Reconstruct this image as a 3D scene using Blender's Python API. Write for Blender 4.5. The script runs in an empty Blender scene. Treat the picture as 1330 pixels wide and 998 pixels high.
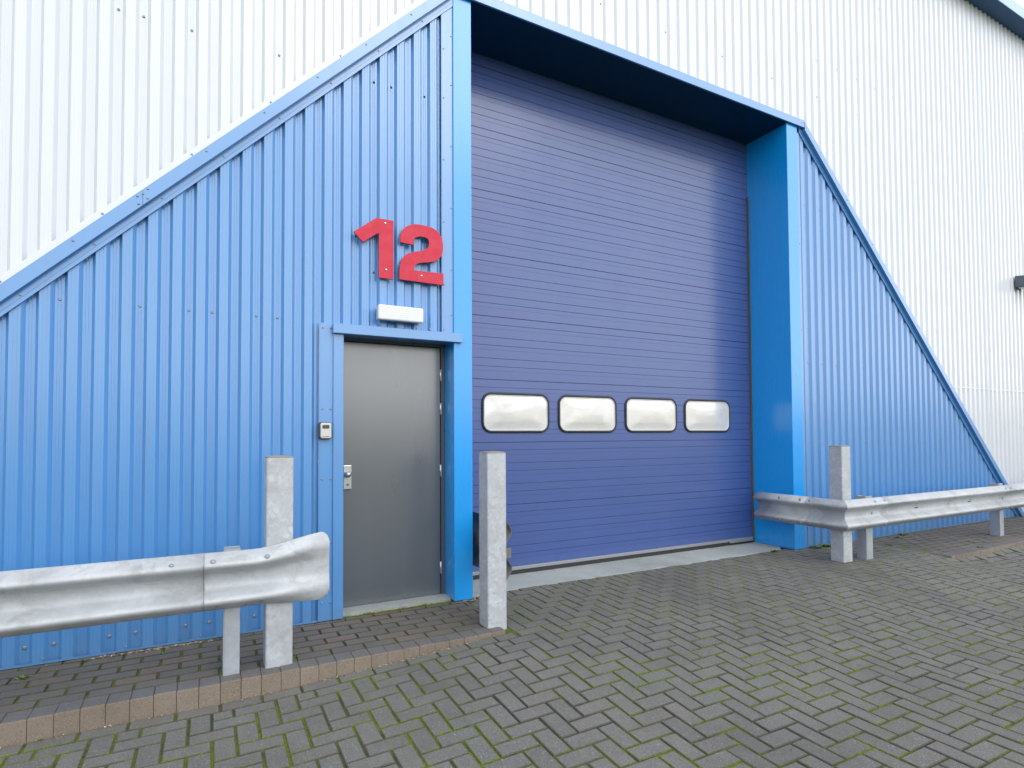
import bpy, bmesh, math, random
from mathutils import Vector, Matrix, noise
random.seed(7)
SC = bpy.context.scene
COL = SC.collection

# ------------------------------------------------------------------ camera
F_PX, W_PX = 740.574, 1330.0
yaw, pitch, roll = math.radians(27.941), math.radians(1.672), math.radians(-.323)
fw = Vector((math.sin(yaw)*math.cos(pitch), math.cos(yaw)*math.cos(pitch), math.sin(pitch)))
rt = Vector((math.cos(yaw), -math.sin(yaw), 0)); up = rt.cross(fw)
Rv = math.cos(roll)*rt + math.sin(roll)*up
Uv = -math.sin(roll)*rt + math.cos(roll)*up
cam_d = bpy.data.cameras.new('camera'); cam = bpy.data.objects.new('camera', cam_d); COL.objects.link(cam)
cam.matrix_world = Matrix(((Rv.x, Uv.x, -fw.x, -1.862), (Rv.y, Uv.y, -fw.y, -4.208), (Rv.z, Uv.z, -fw.z, 1.300), (0, 0, 0, 1)))
cam_d.sensor_width = 36.0; cam_d.lens = F_PX/W_PX*36.0
cam_d.shift_y = (544.69-499.0)/W_PX
cam_d.clip_start = .05; cam_d.clip_end = 1500
SC.camera = cam

# ------------------------------------------------------------------ sky, sun, exposure
SUN_EL, SUN_ROT = math.radians(40), math.radians(160)
world = bpy.data.worlds.new('World'); SC.world = world; world.use_nodes = True
nt = world.node_tree; nt.nodes.clear()
wo = nt.nodes.new('ShaderNodeOutputWorld'); bg = nt.nodes.new('ShaderNodeBackground')
sky = nt.nodes.new('ShaderNodeTexSky'); sky.sky_type = 'NISHITA'; sky.sun_disc = False
sky.sun_elevation = SUN_EL; sky.sun_rotation = SUN_ROT; sky.dust_density = 2.5; sky.air_density = 1.0
tc = nt.nodes.new('ShaderNodeTexCoord'); mp = nt.nodes.new('ShaderNodeMapping'); mp.inputs['Scale'].default_value = (1, 1, 2.6)
nz = nt.nodes.new('ShaderNodeTexNoise'); nz.inputs['Scale'].default_value = 1.7; nz.inputs['Detail'].default_value = 6; nz.inputs['Roughness'].default_value = .55
cr = nt.nodes.new('ShaderNodeValToRGB'); cr.color_ramp.elements[0].position = .36; cr.color_ramp.elements[1].position = .58
cr.color_ramp.elements[0].color = (.72, .72, .72, 1)
mx = nt.nodes.new('ShaderNodeMix'); mx.data_type = 'RGBA'
CLOUD = 16.0
sx = nt.nodes.new('ShaderNodeSeparateXYZ'); nt.links.new(tc.outputs['Generated'], sx.inputs[0])
er = nt.nodes.new('ShaderNodeValToRGB'); nt.links.new(sx.outputs['Z'], er.inputs[0])      # bright haze low down, thinner pale cloud overhead
for el, (p_, c_) in zip([er.color_ramp.elements[0], er.color_ramp.elements[1], er.color_ramp.elements.new(.35)], ((0, (1, .985, .95)), (.85, (.27, .33, .44)), (.35, (.88, .92, .98)))): el.position = p_; el.color = (*c_, 1)
vm = nt.nodes.new('ShaderNodeVectorMath'); vm.operation = 'SCALE'; vm.inputs['Scale'].default_value = CLOUD; nt.links.new(er.outputs[0], vm.inputs[0])
dt = nt.nodes.new('ShaderNodeVectorMath'); dt.operation = 'DOT_PRODUCT'; nt.links.new(tc.outputs['Generated'], dt.inputs[0]); dt.inputs[1].default_value = (.36, -.90, .15)
ma = nt.nodes.new('ShaderNodeMath'); ma.operation = 'MULTIPLY_ADD'; nt.links.new(dt.outputs['Value'], ma.inputs[0]); ma.inputs[1].default_value = .46; ma.inputs[2].default_value = .68   # cloud is brighter on the sun's side
vm2 = nt.nodes.new('ShaderNodeVectorMath'); vm2.operation = 'SCALE'; nt.links.new(vm.outputs[0], vm2.inputs[0]); nt.links.new(ma.outputs[0], vm2.inputs['Scale'])
nt.links.new(vm2.outputs[0], mx.inputs['B'])
nt.links.new(tc.outputs['Generated'], mp.inputs['Vector']); nt.links.new(mp.outputs[0], nz.inputs['Vector'])
nt.links.new(nz.outputs['Fac'], cr.inputs[0]); nt.links.new(cr.outputs[0], mx.inputs['Factor'])
nt.links.new(sky.outputs[0], mx.inputs['A']); nt.links.new(mx.outputs['Result'], bg.inputs['Color'])
bg.inputs['Strength'].default_value = .15
nt.links.new(bg.outputs[0], wo.inputs[0])

sl = bpy.data.lights.new('sun', 'SUN'); sl.energy = .5; sl.angle = math.radians(28); sl.color = (1, .96, .9)
so = bpy.data.objects.new('sun', sl); COL.objects.link(so)
sd = Vector((math.sin(SUN_ROT)*math.cos(SUN_EL), math.cos(SUN_ROT)*math.cos(SUN_EL), math.sin(SUN_EL)))
so.rotation_euler = sd.to_track_quat('Z', 'Y').to_euler()
SC.view_settings.view_transform = 'Standard'; SC.view_settings.look = 'None'
SC.view_settings.gamma = 1; SC.view_settings.exposure = -.02; SC.view_settings.use_curve_mapping = False

# ------------------------------------------------------------------ helpers
def tag(o, label=None, cat=None, group=None, kind=None):
    if label: o['label'] = label
    if cat: o['category'] = cat
    if group: o['group'] = group
    if kind: o['kind'] = kind
    return o

class MB:
    def __init__(s): s.v = []; s.f = []; s.m = []; s.sm = []
    def face(s, pts, mi=0, smooth=False):
        n = len(s.v); s.v += [tuple(p) for p in pts]; s.f.append(tuple(range(n, n+len(pts)))); s.m.append(mi); s.sm.append(smooth)
    def grid(s, rows, mi=0, smooth=True, closed=False):
        n = len(s.v); w = len(rows[0])
        for r in rows: s.v += [tuple(p) for p in r]
        for i in range(len(rows)-1):
            for j in range(w if closed else w-1):
                k = (j+1) % w
                s.f.append((n+i*w+j, n+i*w+k, n+(i+1)*w+k, n+(i+1)*w+j)); s.m.append(mi); s.sm.append(smooth)
    def bm(s, b, mi=0, smooth=False):
        n = len(s.v); b.verts.index_update(); s.v += [tuple(v.co) for v in b.verts]
        for f in b.faces: s.f.append(tuple(n+v.index for v in f.verts)); s.m.append(mi); s.sm.append(smooth)
        b.free()
    def box(s, x0, x1, y0, y1, z0, z1, mi=0, bev=0, seg=1, top_only=False):
        b = bmesh.new(); bmesh.ops.create_cube(b, size=1)
        for v in b.verts: v.co = Vector(((x0+x1)/2+v.co.x*(x1-x0), (y0+y1)/2+v.co.y*(y1-y0), (z0+z1)/2+v.co.z*(z1-z0)))
        if bev: bmesh.ops.bevel(b, geom=list(b.edges), offset=bev, segments=seg, affect='EDGES', profile=.5)
        s.bm(b, mi)
    def cyl(s, c, axis, r, h, mi=0, n=16, r2=None, bev=0):
        b = bmesh.new(); bmesh.ops.create_cone(b, cap_ends=True, segments=n, radius1=r, radius2=r if r2 is None else r2, depth=h)
        if bev: bmesh.ops.bevel(b, geom=[e for e in b.edges if len([f for f in e.link_faces if len(f.verts) > 4])], offset=bev, segments=2, affect='EDGES')
        q = Vector((0, 0, 1)).rotation_difference(Vector(axis))
        for v in b.verts: v.co = q @ v.co + Vector(c)
        s.bm(b, mi, n > 8)
    def dome(s, c, axis, r, h, mi=0, n=8):
        q = Vector((0, 0, 1)).rotation_difference(Vector(axis)); rows = []
        for k in range(4):
            a = k/3*math.pi/2*.98; rows.append([q @ Vector((math.cos(t)*r*math.cos(a), math.sin(t)*r*math.cos(a), h*math.sin(a))) + Vector(c) for t in [j*2*math.pi/n for j in range(n)]])
        s.grid(rows, mi, True, True)
    def screw(s, x, y, z, mi=0, axis=(0, -1, 0), r=.006):
        a = Vector(axis)
        s.cyl(Vector((x, y, z))+a*.0008, axis, r*1.5, .0016, mi, 12)
        s.cyl(Vector((x, y, z))+a*.0035, axis, r*.85, .004, mi, 6)
    def build(s, name, mats, parent=None, recalc=True):
        me = bpy.data.meshes.new(name); me.from_pydata(s.v, [], s.f)
        for m in (mats if isinstance(mats, (list, tuple)) else [mats]): me.materials.append(m)
        me.polygons.foreach_set('material_index', s.m); me.polygons.foreach_set('use_smooth', s.sm)
        if recalc:
            b = bmesh.new(); b.from_mesh(me); bmesh.ops.remove_doubles(b, verts=b.verts, dist=1e-5); bmesh.ops.recalc_face_normals(b, faces=b.faces); b.to_mesh(me); b.free()
        me.update()
        o = bpy.data.objects.new(name, me); COL.objects.link(o)
        if parent: o.parent = parent; o.matrix_parent_inverse = parent.matrix_world.inverted() if False else Matrix.Translation(-parent.location)
        return o

def empty(name, loc):
    o = bpy.data.objects.new(name, None); COL.objects.link(o); o.location = loc; o.empty_display_size = .2; return o

# ------------------------------------------------------------------ materials
def mat(name, col, rough=.5, metal=0, spec=.5, coat=0, coat_r=.1):
    m = bpy.data.materials.new(name); m.use_nodes = True; b = m.node_tree.nodes['Principled BSDF']
    b.inputs['Base Color'].default_value = (*col, 1); b.inputs['Roughness'].default_value = rough
    b.inputs['Metallic'].default_value = metal; b.inputs['Specular IOR Level'].default_value = spec
    b.inputs['Coat Weight'].default_value = coat; b.inputs['Coat IOR'].default_value = 1.55; b.inputs['Coat Roughness'].default_value = coat_r
    return m
class N:
    def __init__(s, m): s.t = m.node_tree; s.b = s.t.nodes['Principled BSDF']; s.tc = s.t.nodes.new('ShaderNodeTexCoord')
    def new(s, t, **k):
        n = s.t.nodes.new(t)
        for a, v in k.items(): setattr(n, a, v)
        return n
    def link(s, a, b): s.t.links.new(a, b)
    def co(s, scale=(1, 1, 1), rot=(0, 0, 0)):
        g = s.new('ShaderNodeNewGeometry'); m = s.new('ShaderNodeMapping'); m.inputs['Scale'].default_value = scale; m.inputs['Rotation'].default_value = rot
        s.link(g.outputs['Position'], m.inputs[0]); return m.outputs[0]
    def noise(s, sc, det=4, rough=.5, scale=(1, 1, 1), rot=(0, 0, 0), dist=0):
        n = s.new('ShaderNodeTexNoise'); n.inputs['Scale'].default_value = sc; n.inputs['Detail'].default_value = det; n.inputs['Roughness'].default_value = rough; n.inputs['Distortion'].default_value = dist
        s.link(s.co(scale, rot), n.inputs['Vector']); return n.outputs['Fac']
    def vor(s, sc, scale=(1, 1, 1), feat='F1', out='Color'):
        n = s.new('ShaderNodeTexVoronoi', feature=feat); n.inputs['Scale'].default_value = sc
        s.link(s.co(scale), n.inputs['Vector']); return n.outputs[out]
    def ramp(s, fac, stops):
        r = s.new('ShaderNodeValToRGB'); e = r.color_ramp.elements
        while len(e) < len(stops): e.new(.5)
        for el, (p, c) in zip(e, stops): el.position = p; el.color = (*c, 1) if not isinstance(c, (int, float)) else (c, c, c, 1)
        s.link(fac, r.inputs[0]); return r.outputs[0]
    def mix(s, fac, a, b, mode='MIX'):
        n = s.new('ShaderNodeMix', data_type='RGBA', blend_type=mode)
        for v, i in ((fac, 'Factor'), (a, 'A'), (b, 'B')):
            if isinstance(v, (int, float)): n.inputs[i].default_value = v if i == 'Factor' else (v, v, v, 1)
            elif isinstance(v, tuple): n.inputs[i].default_value = (*v, 1)
            else: s.link(v, n.inputs[i])
        return n.outputs['Result']
    def math(s, op, a, b=0):
        n = s.new('ShaderNodeMath', operation=op)
        for k, v in enumerate((a, b)):
            if isinstance(v, (int, float)): n.inputs[k].default_value = v
            else: s.link(v, n.inputs[k])
        return n.outputs[0]
    def attr(s, name):
        n = s.new('ShaderNodeAttribute', attribute_name=name); return n.outputs['Fac']
    def xyz(s):
        g = s.new('ShaderNodeNewGeometry'); x = s.new('ShaderNodeSeparateXYZ'); s.link(g.outputs['Position'], x.inputs[0]); return x.outputs
    def col(s, c): s.link(c, s.b.inputs['Base Color'])
    def rough(s, c): s.link(c, s.b.inputs['Roughness'])
    def bump(s, h, st=.3, d=.01):
        n = s.new('ShaderNodeBump'); n.inputs['Strength'].default_value = st; n.inputs['Distance'].default_value = d
        s.link(h, n.inputs['Height']); s.link(n.outputs[0], s.b.inputs['Normal']); s.link(n.outputs[0], s.b.inputs['Coat Normal']) if False else None

def painted(name, col, rough=.3, dirt=.25, dirtcol=(.16, .15, .13), ripple=.12, low=.22, spec=.6, coat=1.0, coat_r=.22, ior=1.62):
    m = mat(name, col, rough, 0, spec, coat, coat_r); n = N(m); n.b.inputs['Coat IOR'].default_value = ior
    a = n.ramp(n.noise(2.2, 6, .6, (1, 1, .35)), [(.3, 0), (.75, 1)])
    streak = n.ramp(n.noise(16, 5, .6, (1, 1, .07)), [(.52, 0), (.78, 1)])
    c = n.mix(n.math('MULTIPLY', a, .16), col, tuple(min(1, k*1.12+.015) for k in col))
    c = n.mix(n.math('MULTIPLY', streak, dirt*.55), c, dirtcol)
    z = n.xyz()[2]                                             # splash dirt thrown up along the foot of the wall
    sp = n.math('SUBTRACT', n.noise(9, 6, .7), n.math('MULTIPLY', z, 3.0))
    c = n.mix(n.math('MULTIPLY', n.ramp(sp, [(.1, 0), (.62, 1)]), low), c, dirtcol)
    speck = n.ramp(n.noise(130, 2, .5), [(.70, 0), (.78, 1)])
    c = n.mix(n.math('MULTIPLY', speck, .18), c, dirtcol)
    n.col(c)
    r = n.math('ADD', n.math('MULTIPLY', a, .12), rough-.05); n.rough(n.math('ADD', r, n.math('MULTIPLY', streak, .1)))
    n.bump(n.noise(3.0, 3, .5, (1, 1, .5)), ripple, .02)
    return m
BLUE = (.035, .20, .56)
M_blue = painted('blue_cladding_paint', (.078, .268, .60), .33)
M_trim = painted('blue_flashing_paint', (.078, .268, .60), .33, .2)
M_jamb = painted('blue_smooth_steel_paint', (.001, .31, .82), .25, .03, ripple=.08, low=.08, spec=.3)
M_eave = painted('dark_blue_eaves_paint', (.035, .105, .24), .5, coat=.0, spec=.25)
M_soffit = painted('shaded_soffit_blue', (.000, .028, .070), .4, .05, coat=.0, spec=.15)  # portal underside: its weak ground light is put into a darker blue
M_white = painted('white_cladding_paint', (.655, .685, .745), .4, .10, (.45, .45, .44), .1, .2, spec=.5, coat=1.0)
M_door = painted('violet_blue_door_paint', (.046, .090, .285), .48, .16, (.12, .12, .2), .08, .2, ior=1.5, spec=.4)
M_grey = painted('grey_door_paint', (.080, .095, .115), .3, .06, (.2, .2, .2), .10, .25, ior=1.95)
M_frame = mat('dark_grey_frame_paint', (.085, .09, .10), .45)
M_red = mat('red_numeral_face', (.58, .022, .055), .5, 0, .35)
n = N(M_red); n.col(n.mix(n.ramp(n.noise(14, 5), [(.4, 0), (.8, 1)]), (.58, .022, .055), (.62, .05, .085)))
M_rededge = mat('dark_numeral_edge', (.22, .015, .03), .5)
M_black = mat('black_rubber', (.025, .027, .03), .55)
M_dark = mat('dark_gap', (.02, .02, .022), .8)
M_screw = mat('screw_steel', (.30, .33, .35), .45, .5)
M_chrome = mat('satin_metal', (.62, .62, .62), .28, .85)
M_lens = mat('opal_diffuser', (.76, .77, .78), .22)
M_lampbase = mat('lamp_base_plastic', (.62, .63, .63), .4)
M_keygrey = mat('key_safe_zinc', (.60, .60, .58), .35, .3)
M_keydark = mat('key_safe_dark', (.05, .055, .07), .5)
M_flood = mat('floodlight_grey', (.10, .12, .16), .45)

def galv(name, base, var, rough=.42, metal=.55, stain=.3):
    m = mat(name, base, rough, metal); n = N(m)
    v = n.new('ShaderNodeTexVoronoi'); v.inputs['Scale'].default_value = 48; v.inputs['Randomness'].default_value = 1
    n.link(n.co((1, 1, 1)), v.inputs['Vector'])
    bw = n.new('ShaderNodeRGBToBW'); n.link(v.outputs['Color'], bw.inputs[0])
    big = n.noise(5, 5, .65)
    c = n.mix(bw.outputs[0], tuple(k*(1-var) for k in base), tuple(min(1, k*(1+var)) for k in base))
    c = n.mix(n.ramp(big, [(.35, 0), (.7, 1)]), c, tuple(k*.82 for k in base))
    st = n.ramp(n.noise(7, 7, .72, (.7, .7, 1.1), (0, 0, 0), .6), [(.50, 0), (.72, 1)])
    c = n.mix(n.math('MULTIPLY', st, stain), c, (.20, .20, .17))
    moss = n.ramp(n.noise(28, 5, .7, (.6, .6, 1)), [(.68, 0), (.8, 1)])
    c = n.mix(n.math('MULTIPLY', moss, stain*.8), c, (.13, .14, .05))
    ru = n.ramp(n.noise(13, 6, .75, (1, 1, 1.6)), [(.70, 0), (.76, 1)]); c = n.mix(n.math('MULTIPLY', ru, stain*.6), c, (.22, .11, .05))
    n.col(c)
    n.rough(n.math('ADD', n.math('MULTIPLY', bw.outputs[0], .16), rough-.06))
    n.bump(n.math('ADD', n.math('MULTIPLY', bw.outputs[0], .15), n.noise(14, 4)), .16, .01)
    return m
M_galv = galv('galvanised_post_steel', (.53, .56, .60), .20, .5, .25)
M_beam = galv('galvanised_barrier_steel', (.50, .525, .555), .09, .58, .25, .55)
M_channel = galv('galvanised_channel_steel', (.44, .47, .52), .06, .5, .4)

def brick(name, c1, c2, c3, speck=.5, mossy=.0, edge=(.2, .13, .1)):
    m = mat(name, c1, .85, 0, .35); n = N(m)
    a = n.attr('tone'); c = n.ramp(a, [(0, c1), (.5, c2), (1, c3)])
    c = n.mix(.35, c, n.ramp(n.noise(3.0, 5, .6), [(.3, tuple(k*.7 for k in c2)), (.7, tuple(k*1.25 for k in c2))]))
    g = n.noise(190, 4, .75); c = n.mix(n.math('MULTIPLY', n.ramp(g, [(.56, 0), (.68, 1)]), speck), c, (.50, .49, .47))
    g2 = n.noise(120, 4, .75, (1.3, 1, 1)); c = n.mix(n.math('MULTIPLY', n.ramp(g2, [(.54, 0), (.66, 1)]), .55), c, (.035, .035, .036))
    spot = n.ramp(n.noise(55, 2, .5), [(.73, 0), (.76, 1)]); c = n.mix(n.math('MULTIPLY', spot, .6), c, (.45, .44, .42))
    if mossy:
        mo = n.ramp(n.noise(1.1, 6, .65), [(.42, 0), (.72, 1)]); mo2 = n.ramp(n.noise(18, 5, .7), [(.45, 0), (.7, 1)])
        c = n.mix(n.math('MULTIPLY', n.math('MULTIPLY', mo, mo2), mossy), c, (.10, .13, .045))
    st = n.ramp(n.noise(.8, 6, .65), [(.45, 0), (.72, 1)]); c = n.mix(n.math('MULTIPLY', st, .45), c, (.055, .055, .055))
    n.col(c); n.bump(n.math('ADD', g, n.noise(60, 4)), .55, .004)
    return m
M_paver = brick('grey_block_paving', (.120, .119, .116), (.150, .143, .136), (.134, .142, .140), .85, .34)
M_path = brick('dark_brindle_paving', (.115, .108, .100), (.135, .125, .115), (.175, .130, .112), .35, .18)
def arris(name, a, b_, amt):
    m = mat(name, a, .95, 0, .2); n = N(m)
    mo = n.ramp(n.noise(1.3, 5, .6), [(.40, 0), (.54, 1)]); mo2 = n.ramp(n.noise(7, 5, .7), [(.40, 0), (.54, 1)]); mo3 = n.ramp(n.noise(40, 4, .7), [(.38, 0), (.56, 1)])
    c = n.mix(n.noise(60, 4, .7), a, b_)
    n.col(n.mix(n.math('MULTIPLY', n.math('MULTIPLY', n.math('MULTIPLY', mo, mo2), mo3), amt), c, n.ramp(n.noise(90, 3, .6), [(.3, (.075, .105, .010)), (.7, (.16, .20, .02))]))); n.bump(n.noise(120, 4), .6, .006); return m
M_arris = arris('paver_arris', (.055, .053, .048), (.13, .127, .118), .95)
M_arris2 = arris('path_arris', (.045, .042, .038), (.11, .095, .085), .45)
M_kerb = brick('kerb_block_top', (.125, .122, .122), (.14, .132, .13), (.12, .125, .13), .4, .1)
M_kerbface = brick('kerb_block_brown_face', (.195, .160, .125), (.235, .190, .148), (.210, .165, .125), .6, .1)
M_concrete = brick('concrete_sill', (.37, .40, .39), (.40, .425, .41), (.39, .415, .405), .3, .12)
M_joint = mat('mossy_joints', (.05, .05, .04), .95, 0, .2); n = N(M_joint)
mo = n.ramp(n.noise(1.3, 5, .6), [(.36, 0), (.52, 1)]); mo2 = n.ramp(n.noise(7, 5, .7), [(.34, 0), (.50, 1)])
gg = n.ramp(n.noise(90, 3, .6), [(.3, (.085, .115, .010)), (.7, (.17, .215, .02))])
n.col(n.mix(n.math('MULTIPLY', mo, mo2), n.ramp(n.noise(40, 4), [(.3, (.028, .026, .022)), (.7, (.075, .068, .052))]), gg)); n.bump(n.noise(120, 4), .8, .01)
M_ground = mat('yard_concrete', (.13, .13, .13), .9); n = N(M_ground); n.col(n.ramp(n.noise(.4, 8, .7), [(.3, (.40, .39, .37)), (.7, (.52, .51, .49))])); n.bump(n.noise(60, 4), .5, .01)
M_bank = mat('reflection_bank_tones', (.12, .11, .06), .95); n = N(M_bank); n.col(n.ramp(n.noise(.12, 6, .7), [(.3, (.10, .12, .07)), (.5, (.34, .28, .18)), (.7, (.18, .17, .11))]))
M_stone = mat('grit', (.3, .24, .18), .9); n = N(M_stone); n.col(n.ramp(n.attr('tone'), [(0, (.10, .085, .07)), (.5, (.30, .20, .12)), (1, (.50, .43, .34))]))
M_weed = mat('weed_green', (.10, .19, .03), .6); n = N(M_weed); n.col(n.ramp(n.noise(60, 2), [(.3, (.07, .15, .02)), (.7, (.16, .24, .05))]))
M_roof = mat('roof_sheet', (.35, .37, .4), .5)
# milky acrylic vision panel, scuffed; tan skyline reflection put into the scuff colour
M_pane = mat('scuffed_skyline_pane', (.74, .75, .75), .10, .28, .7, 0.0, .04); n = N(M_pane)
sc_ = n.ramp(n.noise(3.2, 6, .7, (1, 1, 2.6), (0, 0, 0), 1.0), [(.38, 0), (.68, 1)])
n.col(n.mix(n.math('MULTIPLY', sc_, .45), (.74, .74, .735), (.48, .44, .39))); n.rough(n.math('ADD', n.math('MULTIPLY', sc_, .16), .13))
n.bump(n.noise(1.6, 2, .5, (1, 1, 1.3), (0, 0, 0), .4), .22, .03)

# ------------------------------------------------------------------ ground
def sst(a, b, x):
    t = max(0, min(1, (x-a)/(b-a))); return t*t*(3-2*t)
def gz(x, y):          # the yard falls away from the dock: lower along the left kerb and out into the yard
    wl = 1-sst(-1.9, .55, x); wf = .85*(1-sst(-2.6, -.95, y)); wr = sst(4.3, 5.6, x)*(1-sst(-1.15, -.85, y))*.75
    return -.105*(1-(1-wl)*(1-wf)*(1-wr)) + .004*noise.noise(Vector((x*.8, y*.8, 0)))
g = MB(); g.face([(-400, -400, -.22), (400, -400, -.22), (400, 400, -.22), (-400, 400, -.22)])
tag(g.build('ground', M_ground), 'pale concrete yard reaching away from the building', 'ground', kind='structure')

def paver(mb, tones, x0, x1, y0, y1, zf, lift=0, bev=.0045, h=.02, mi=0, tilt=.0016):
    if x1-x0 < .02 or y1-y0 < .02: return
    gp = .0046; x0 += gp; x1 -= gp; y0 += gp; y1 -= gp
    j = random.uniform(-.0015, .0015)+lift; tx, ty = random.uniform(-tilt, tilt), random.uniform(-tilt, tilt)
    x0 += random.uniform(-.0012, .0012); x1 += random.uniform(-.0012, .0012); y0 += random.uniform(-.0012, .0012); y1 += random.uniform(-.0012, .0012)
    n0 = len(mb.v); cx, cy = (x0+x1)/2, (y0+y1)/2
    def P(x, y, dz): return (x, y, zf(x, y)+j+dz+(x-cx)*tx*8+(y-cy)*ty*8)
    a = [(x0, y0), (x1, y0), (x1, y1), (x0, y1)]; b = [(x0+bev, y0+bev), (x1-bev, y0+bev), (x1-bev, y1-bev), (x0+bev, y1-bev)]
    for x, y in b: mb.v.append(P(x, y, 0))
    for x, y in a: mb.v.append(P(x, y, -bev*.8))
    for x, y in a: mb.v.append(P(x, y, -h))
    t = random.random()
    fs = [(0, 1, 2, 3)]; e0 = len(mb.m)
    for k in range(4):
        l = (k+1) % 4; fs += [(4+k, 4+l, l, k), (8+k, 8+l, 4+l, 4+k)]
    for q_, f in enumerate(fs): mb.f.append(tuple(n0+q for q in f)); mb.m.append(mi if q_ == 0 else 1); mb.sm.append(False); tones.append(t)
def settone(o, tones):
    a = o.data.attributes.new('tone', 'FLOAT', 'FACE'); a.data.foreach_set('value', tones)

PX1, PY0, KY = -.055, -.78, -.78
yard, tn = MB(), []
ax, ay = -.44, -2.082
def region(x0, x1, y0, y1):
    cx, cy = (x0+x1)/2, (y0+y1)/2
    if cy > .075 and not (cx > 4.1 or cx < 0): 
        if y0 > .075: return
        y1 = min(y1, .078)
    if cy > -.01 and cx >= 4.1: y1 = min(y1, .0)
    if cx < PX1:
        if cy > -.885: 
            if y0 > -.887:
                if x1 <= PX1+.02: return
                x0 = PX1+.002
            else: y1 = min(y1, -.885)
        else: y1 = min(y1, -.885)
    elif cy > -.885: x0 = max(x0, PX1+.002)
    if cx > 5.1:
        if y0 > -1.0:
            if x0 >= 5.1: return
            x1 = 5.1
        else: y1 = min(y1, -.99)
    elif cy > -1.0: x1 = min(x1, 5.1)
    if x0 >= x1 or y0 >= y1: return
    paver(yard, tn, x0, x1, y0, y1, gz)
u = .1
XA, XB, YA, YB = -5.2, 15.0, -7.0, .1
for s_ in range(-200, 240):
    for fam in range(-60, 60):
        bx = ax+(s_+4*fam)*u; by = ay+s_*u
        if YA < by < YB and XA < bx < XB: region(bx, bx+2*u, by, by+u)
        by2 = by+u
        if YA < by2 < YB and XA < bx < XB: region(bx, bx+u, by2, by2+2*u)
x = -5.2
while x < PX1-.02:
    paver(yard, tn, x, min(x+.2, PX1), -.885, -.783, gz); x += .2
o = yard.build('block_paved_yard', [M_paver, M_arris], recalc=False); settone(o, tn); tag(o, 'grey herringbone block paving with moss in the joints', 'paving', kind='structure')
# joint bed following the same falls
jb = MB(); rows = []
xs = [-40, -12]+[-6+.1*k for k in range(221)]+[20, 60]; ys = [-60, -20, -9]+[-7.2+.1*k for k in range(72)]
ys = sorted(set(round(v, 3) for v in ys if v <= -.2)) + [.1]
ys = sorted(set(ys + [-.78, -1.0]))
for yy in ys: rows.append([(xx, yy, gz(xx, yy)-.0068) for xx in xs])
jb.grid(rows, 0, True)
tag(jb.build('paving_joints', M_joint), 'mossy sand bed showing in the paving joints', 'paving', kind='structure')

# footpath: running bond, kerb
flat = lambda x, y: 0.0
path, tp = MB(), []
rowi = 0; y = -.652
while y < .0:
    y1 = min(y+.1, 0.0 if y > -.1 else 9); x = -5.2+(.1 if rowi % 2 else 0)
    while x < PX1:
        yb = y1
        paver(path, tp, x, min(x+.2, PX1), y, yb, flat, tilt=.0008); x += .2
    y += .1; rowi += 1
x = -1.0
o = path.build('footpath', [M_path, M_arris2], recalc=False); settone(o, tp); tag(o, 'dark brick footpath strip between kerb and blue wall', 'footpath', kind='structure')
pb = MB(); pb.grid([[(-12, yy, -.0075), (PX1, yy, -.0075)] for yy in (-.655, .25)], 0, False)
tag(pb.build('footpath_bed', M_joint), 'mossy sand bed under the footpath bricks', 'footpath', kind='structure')

def kerb_run(name, x0, x1, y0, y1, zb, label, jag=.0):
    k, tk = MB(), []; x = x0
    while x < x1-.03:
        xe = min(x+.1, x1); b = bmesh.new(); bmesh.ops.create_cube(b, size=1)
        dy = random.uniform(-.003, .003); dz = random.uniform(-.0025, .0015)
        yy0, yy1 = y0(x)+dy, y1(x)
        for v in b.verts: v.co = Vector((x+.0012+(v.co.x+.5)*(xe-x-.0024), yy0+(v.co.y+.5)*(yy1-yy0), -.16+(v.co.z+.5)*(.16+zb(x)+dz)))
        ed = [e for e in b.edges if all(v.co.z > -.1 for v in e.verts)]
        bmesh.ops.bevel(b, geom=ed, offset=.0045, segments=2, affect='EDGES', profile=.5)
        t = random.random(); nf = len(b.faces)
        n0 = len(k.v); b.normal_update(); b.verts.index_update(); k.v += [tuple(v.co) for v in b.verts]
        for f in b.faces:
            k.f.append(tuple(n0+v.index for v in f.verts)); k.m.append(1 if f.normal.z < .8 else 0); k.sm.append(False); tk.append(t)
        b.free(); x = xe
    o = k.build(name, [M_kerb, M_kerbface], recalc=False); settone(o, tk); tag(o, label, 'kerb', kind='structure')
kerb_run('kerb', -5.2, -.088, lambda x: KY, lambda x: -.655, lambda x: .001, 'brown block kerb edging the footpath by the grey door')
kerb_run('kerb', 5.1, 14.9, lambda x: -1.0+.02*math.sin(x*2), lambda x: -.87, lambda x: .001, 'low block kerb in front of the right barrier')
# right-hand footpath behind the far kerb
rp, tr = MB(), []; rowi = 0; y = -.868
while y < -.02:
    x = 5.1+(.1 if rowi % 2 else 0)
    while x < 14.8: paver(rp, tr, x, x+.2, y, min(y+.1, -.004), flat, lift=-.002); x += .2
    y += .1; rowi += 1
o = rp.build('footpath', [M_path, M_arris2], recalc=False); settone(o, tr); tag(o, 'brick footpath under the right barrier along the wall', 'footpath', kind='structure')
pb = MB(); pb.grid([[(5.1, yy, -.0095), (20, yy, -.0095)] for yy in (-.87, .1)], 0, False)
tag(pb.build('footpath_bed', M_joint), 'sand bed under the right footpath', 'footpath', kind='structure')

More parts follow.
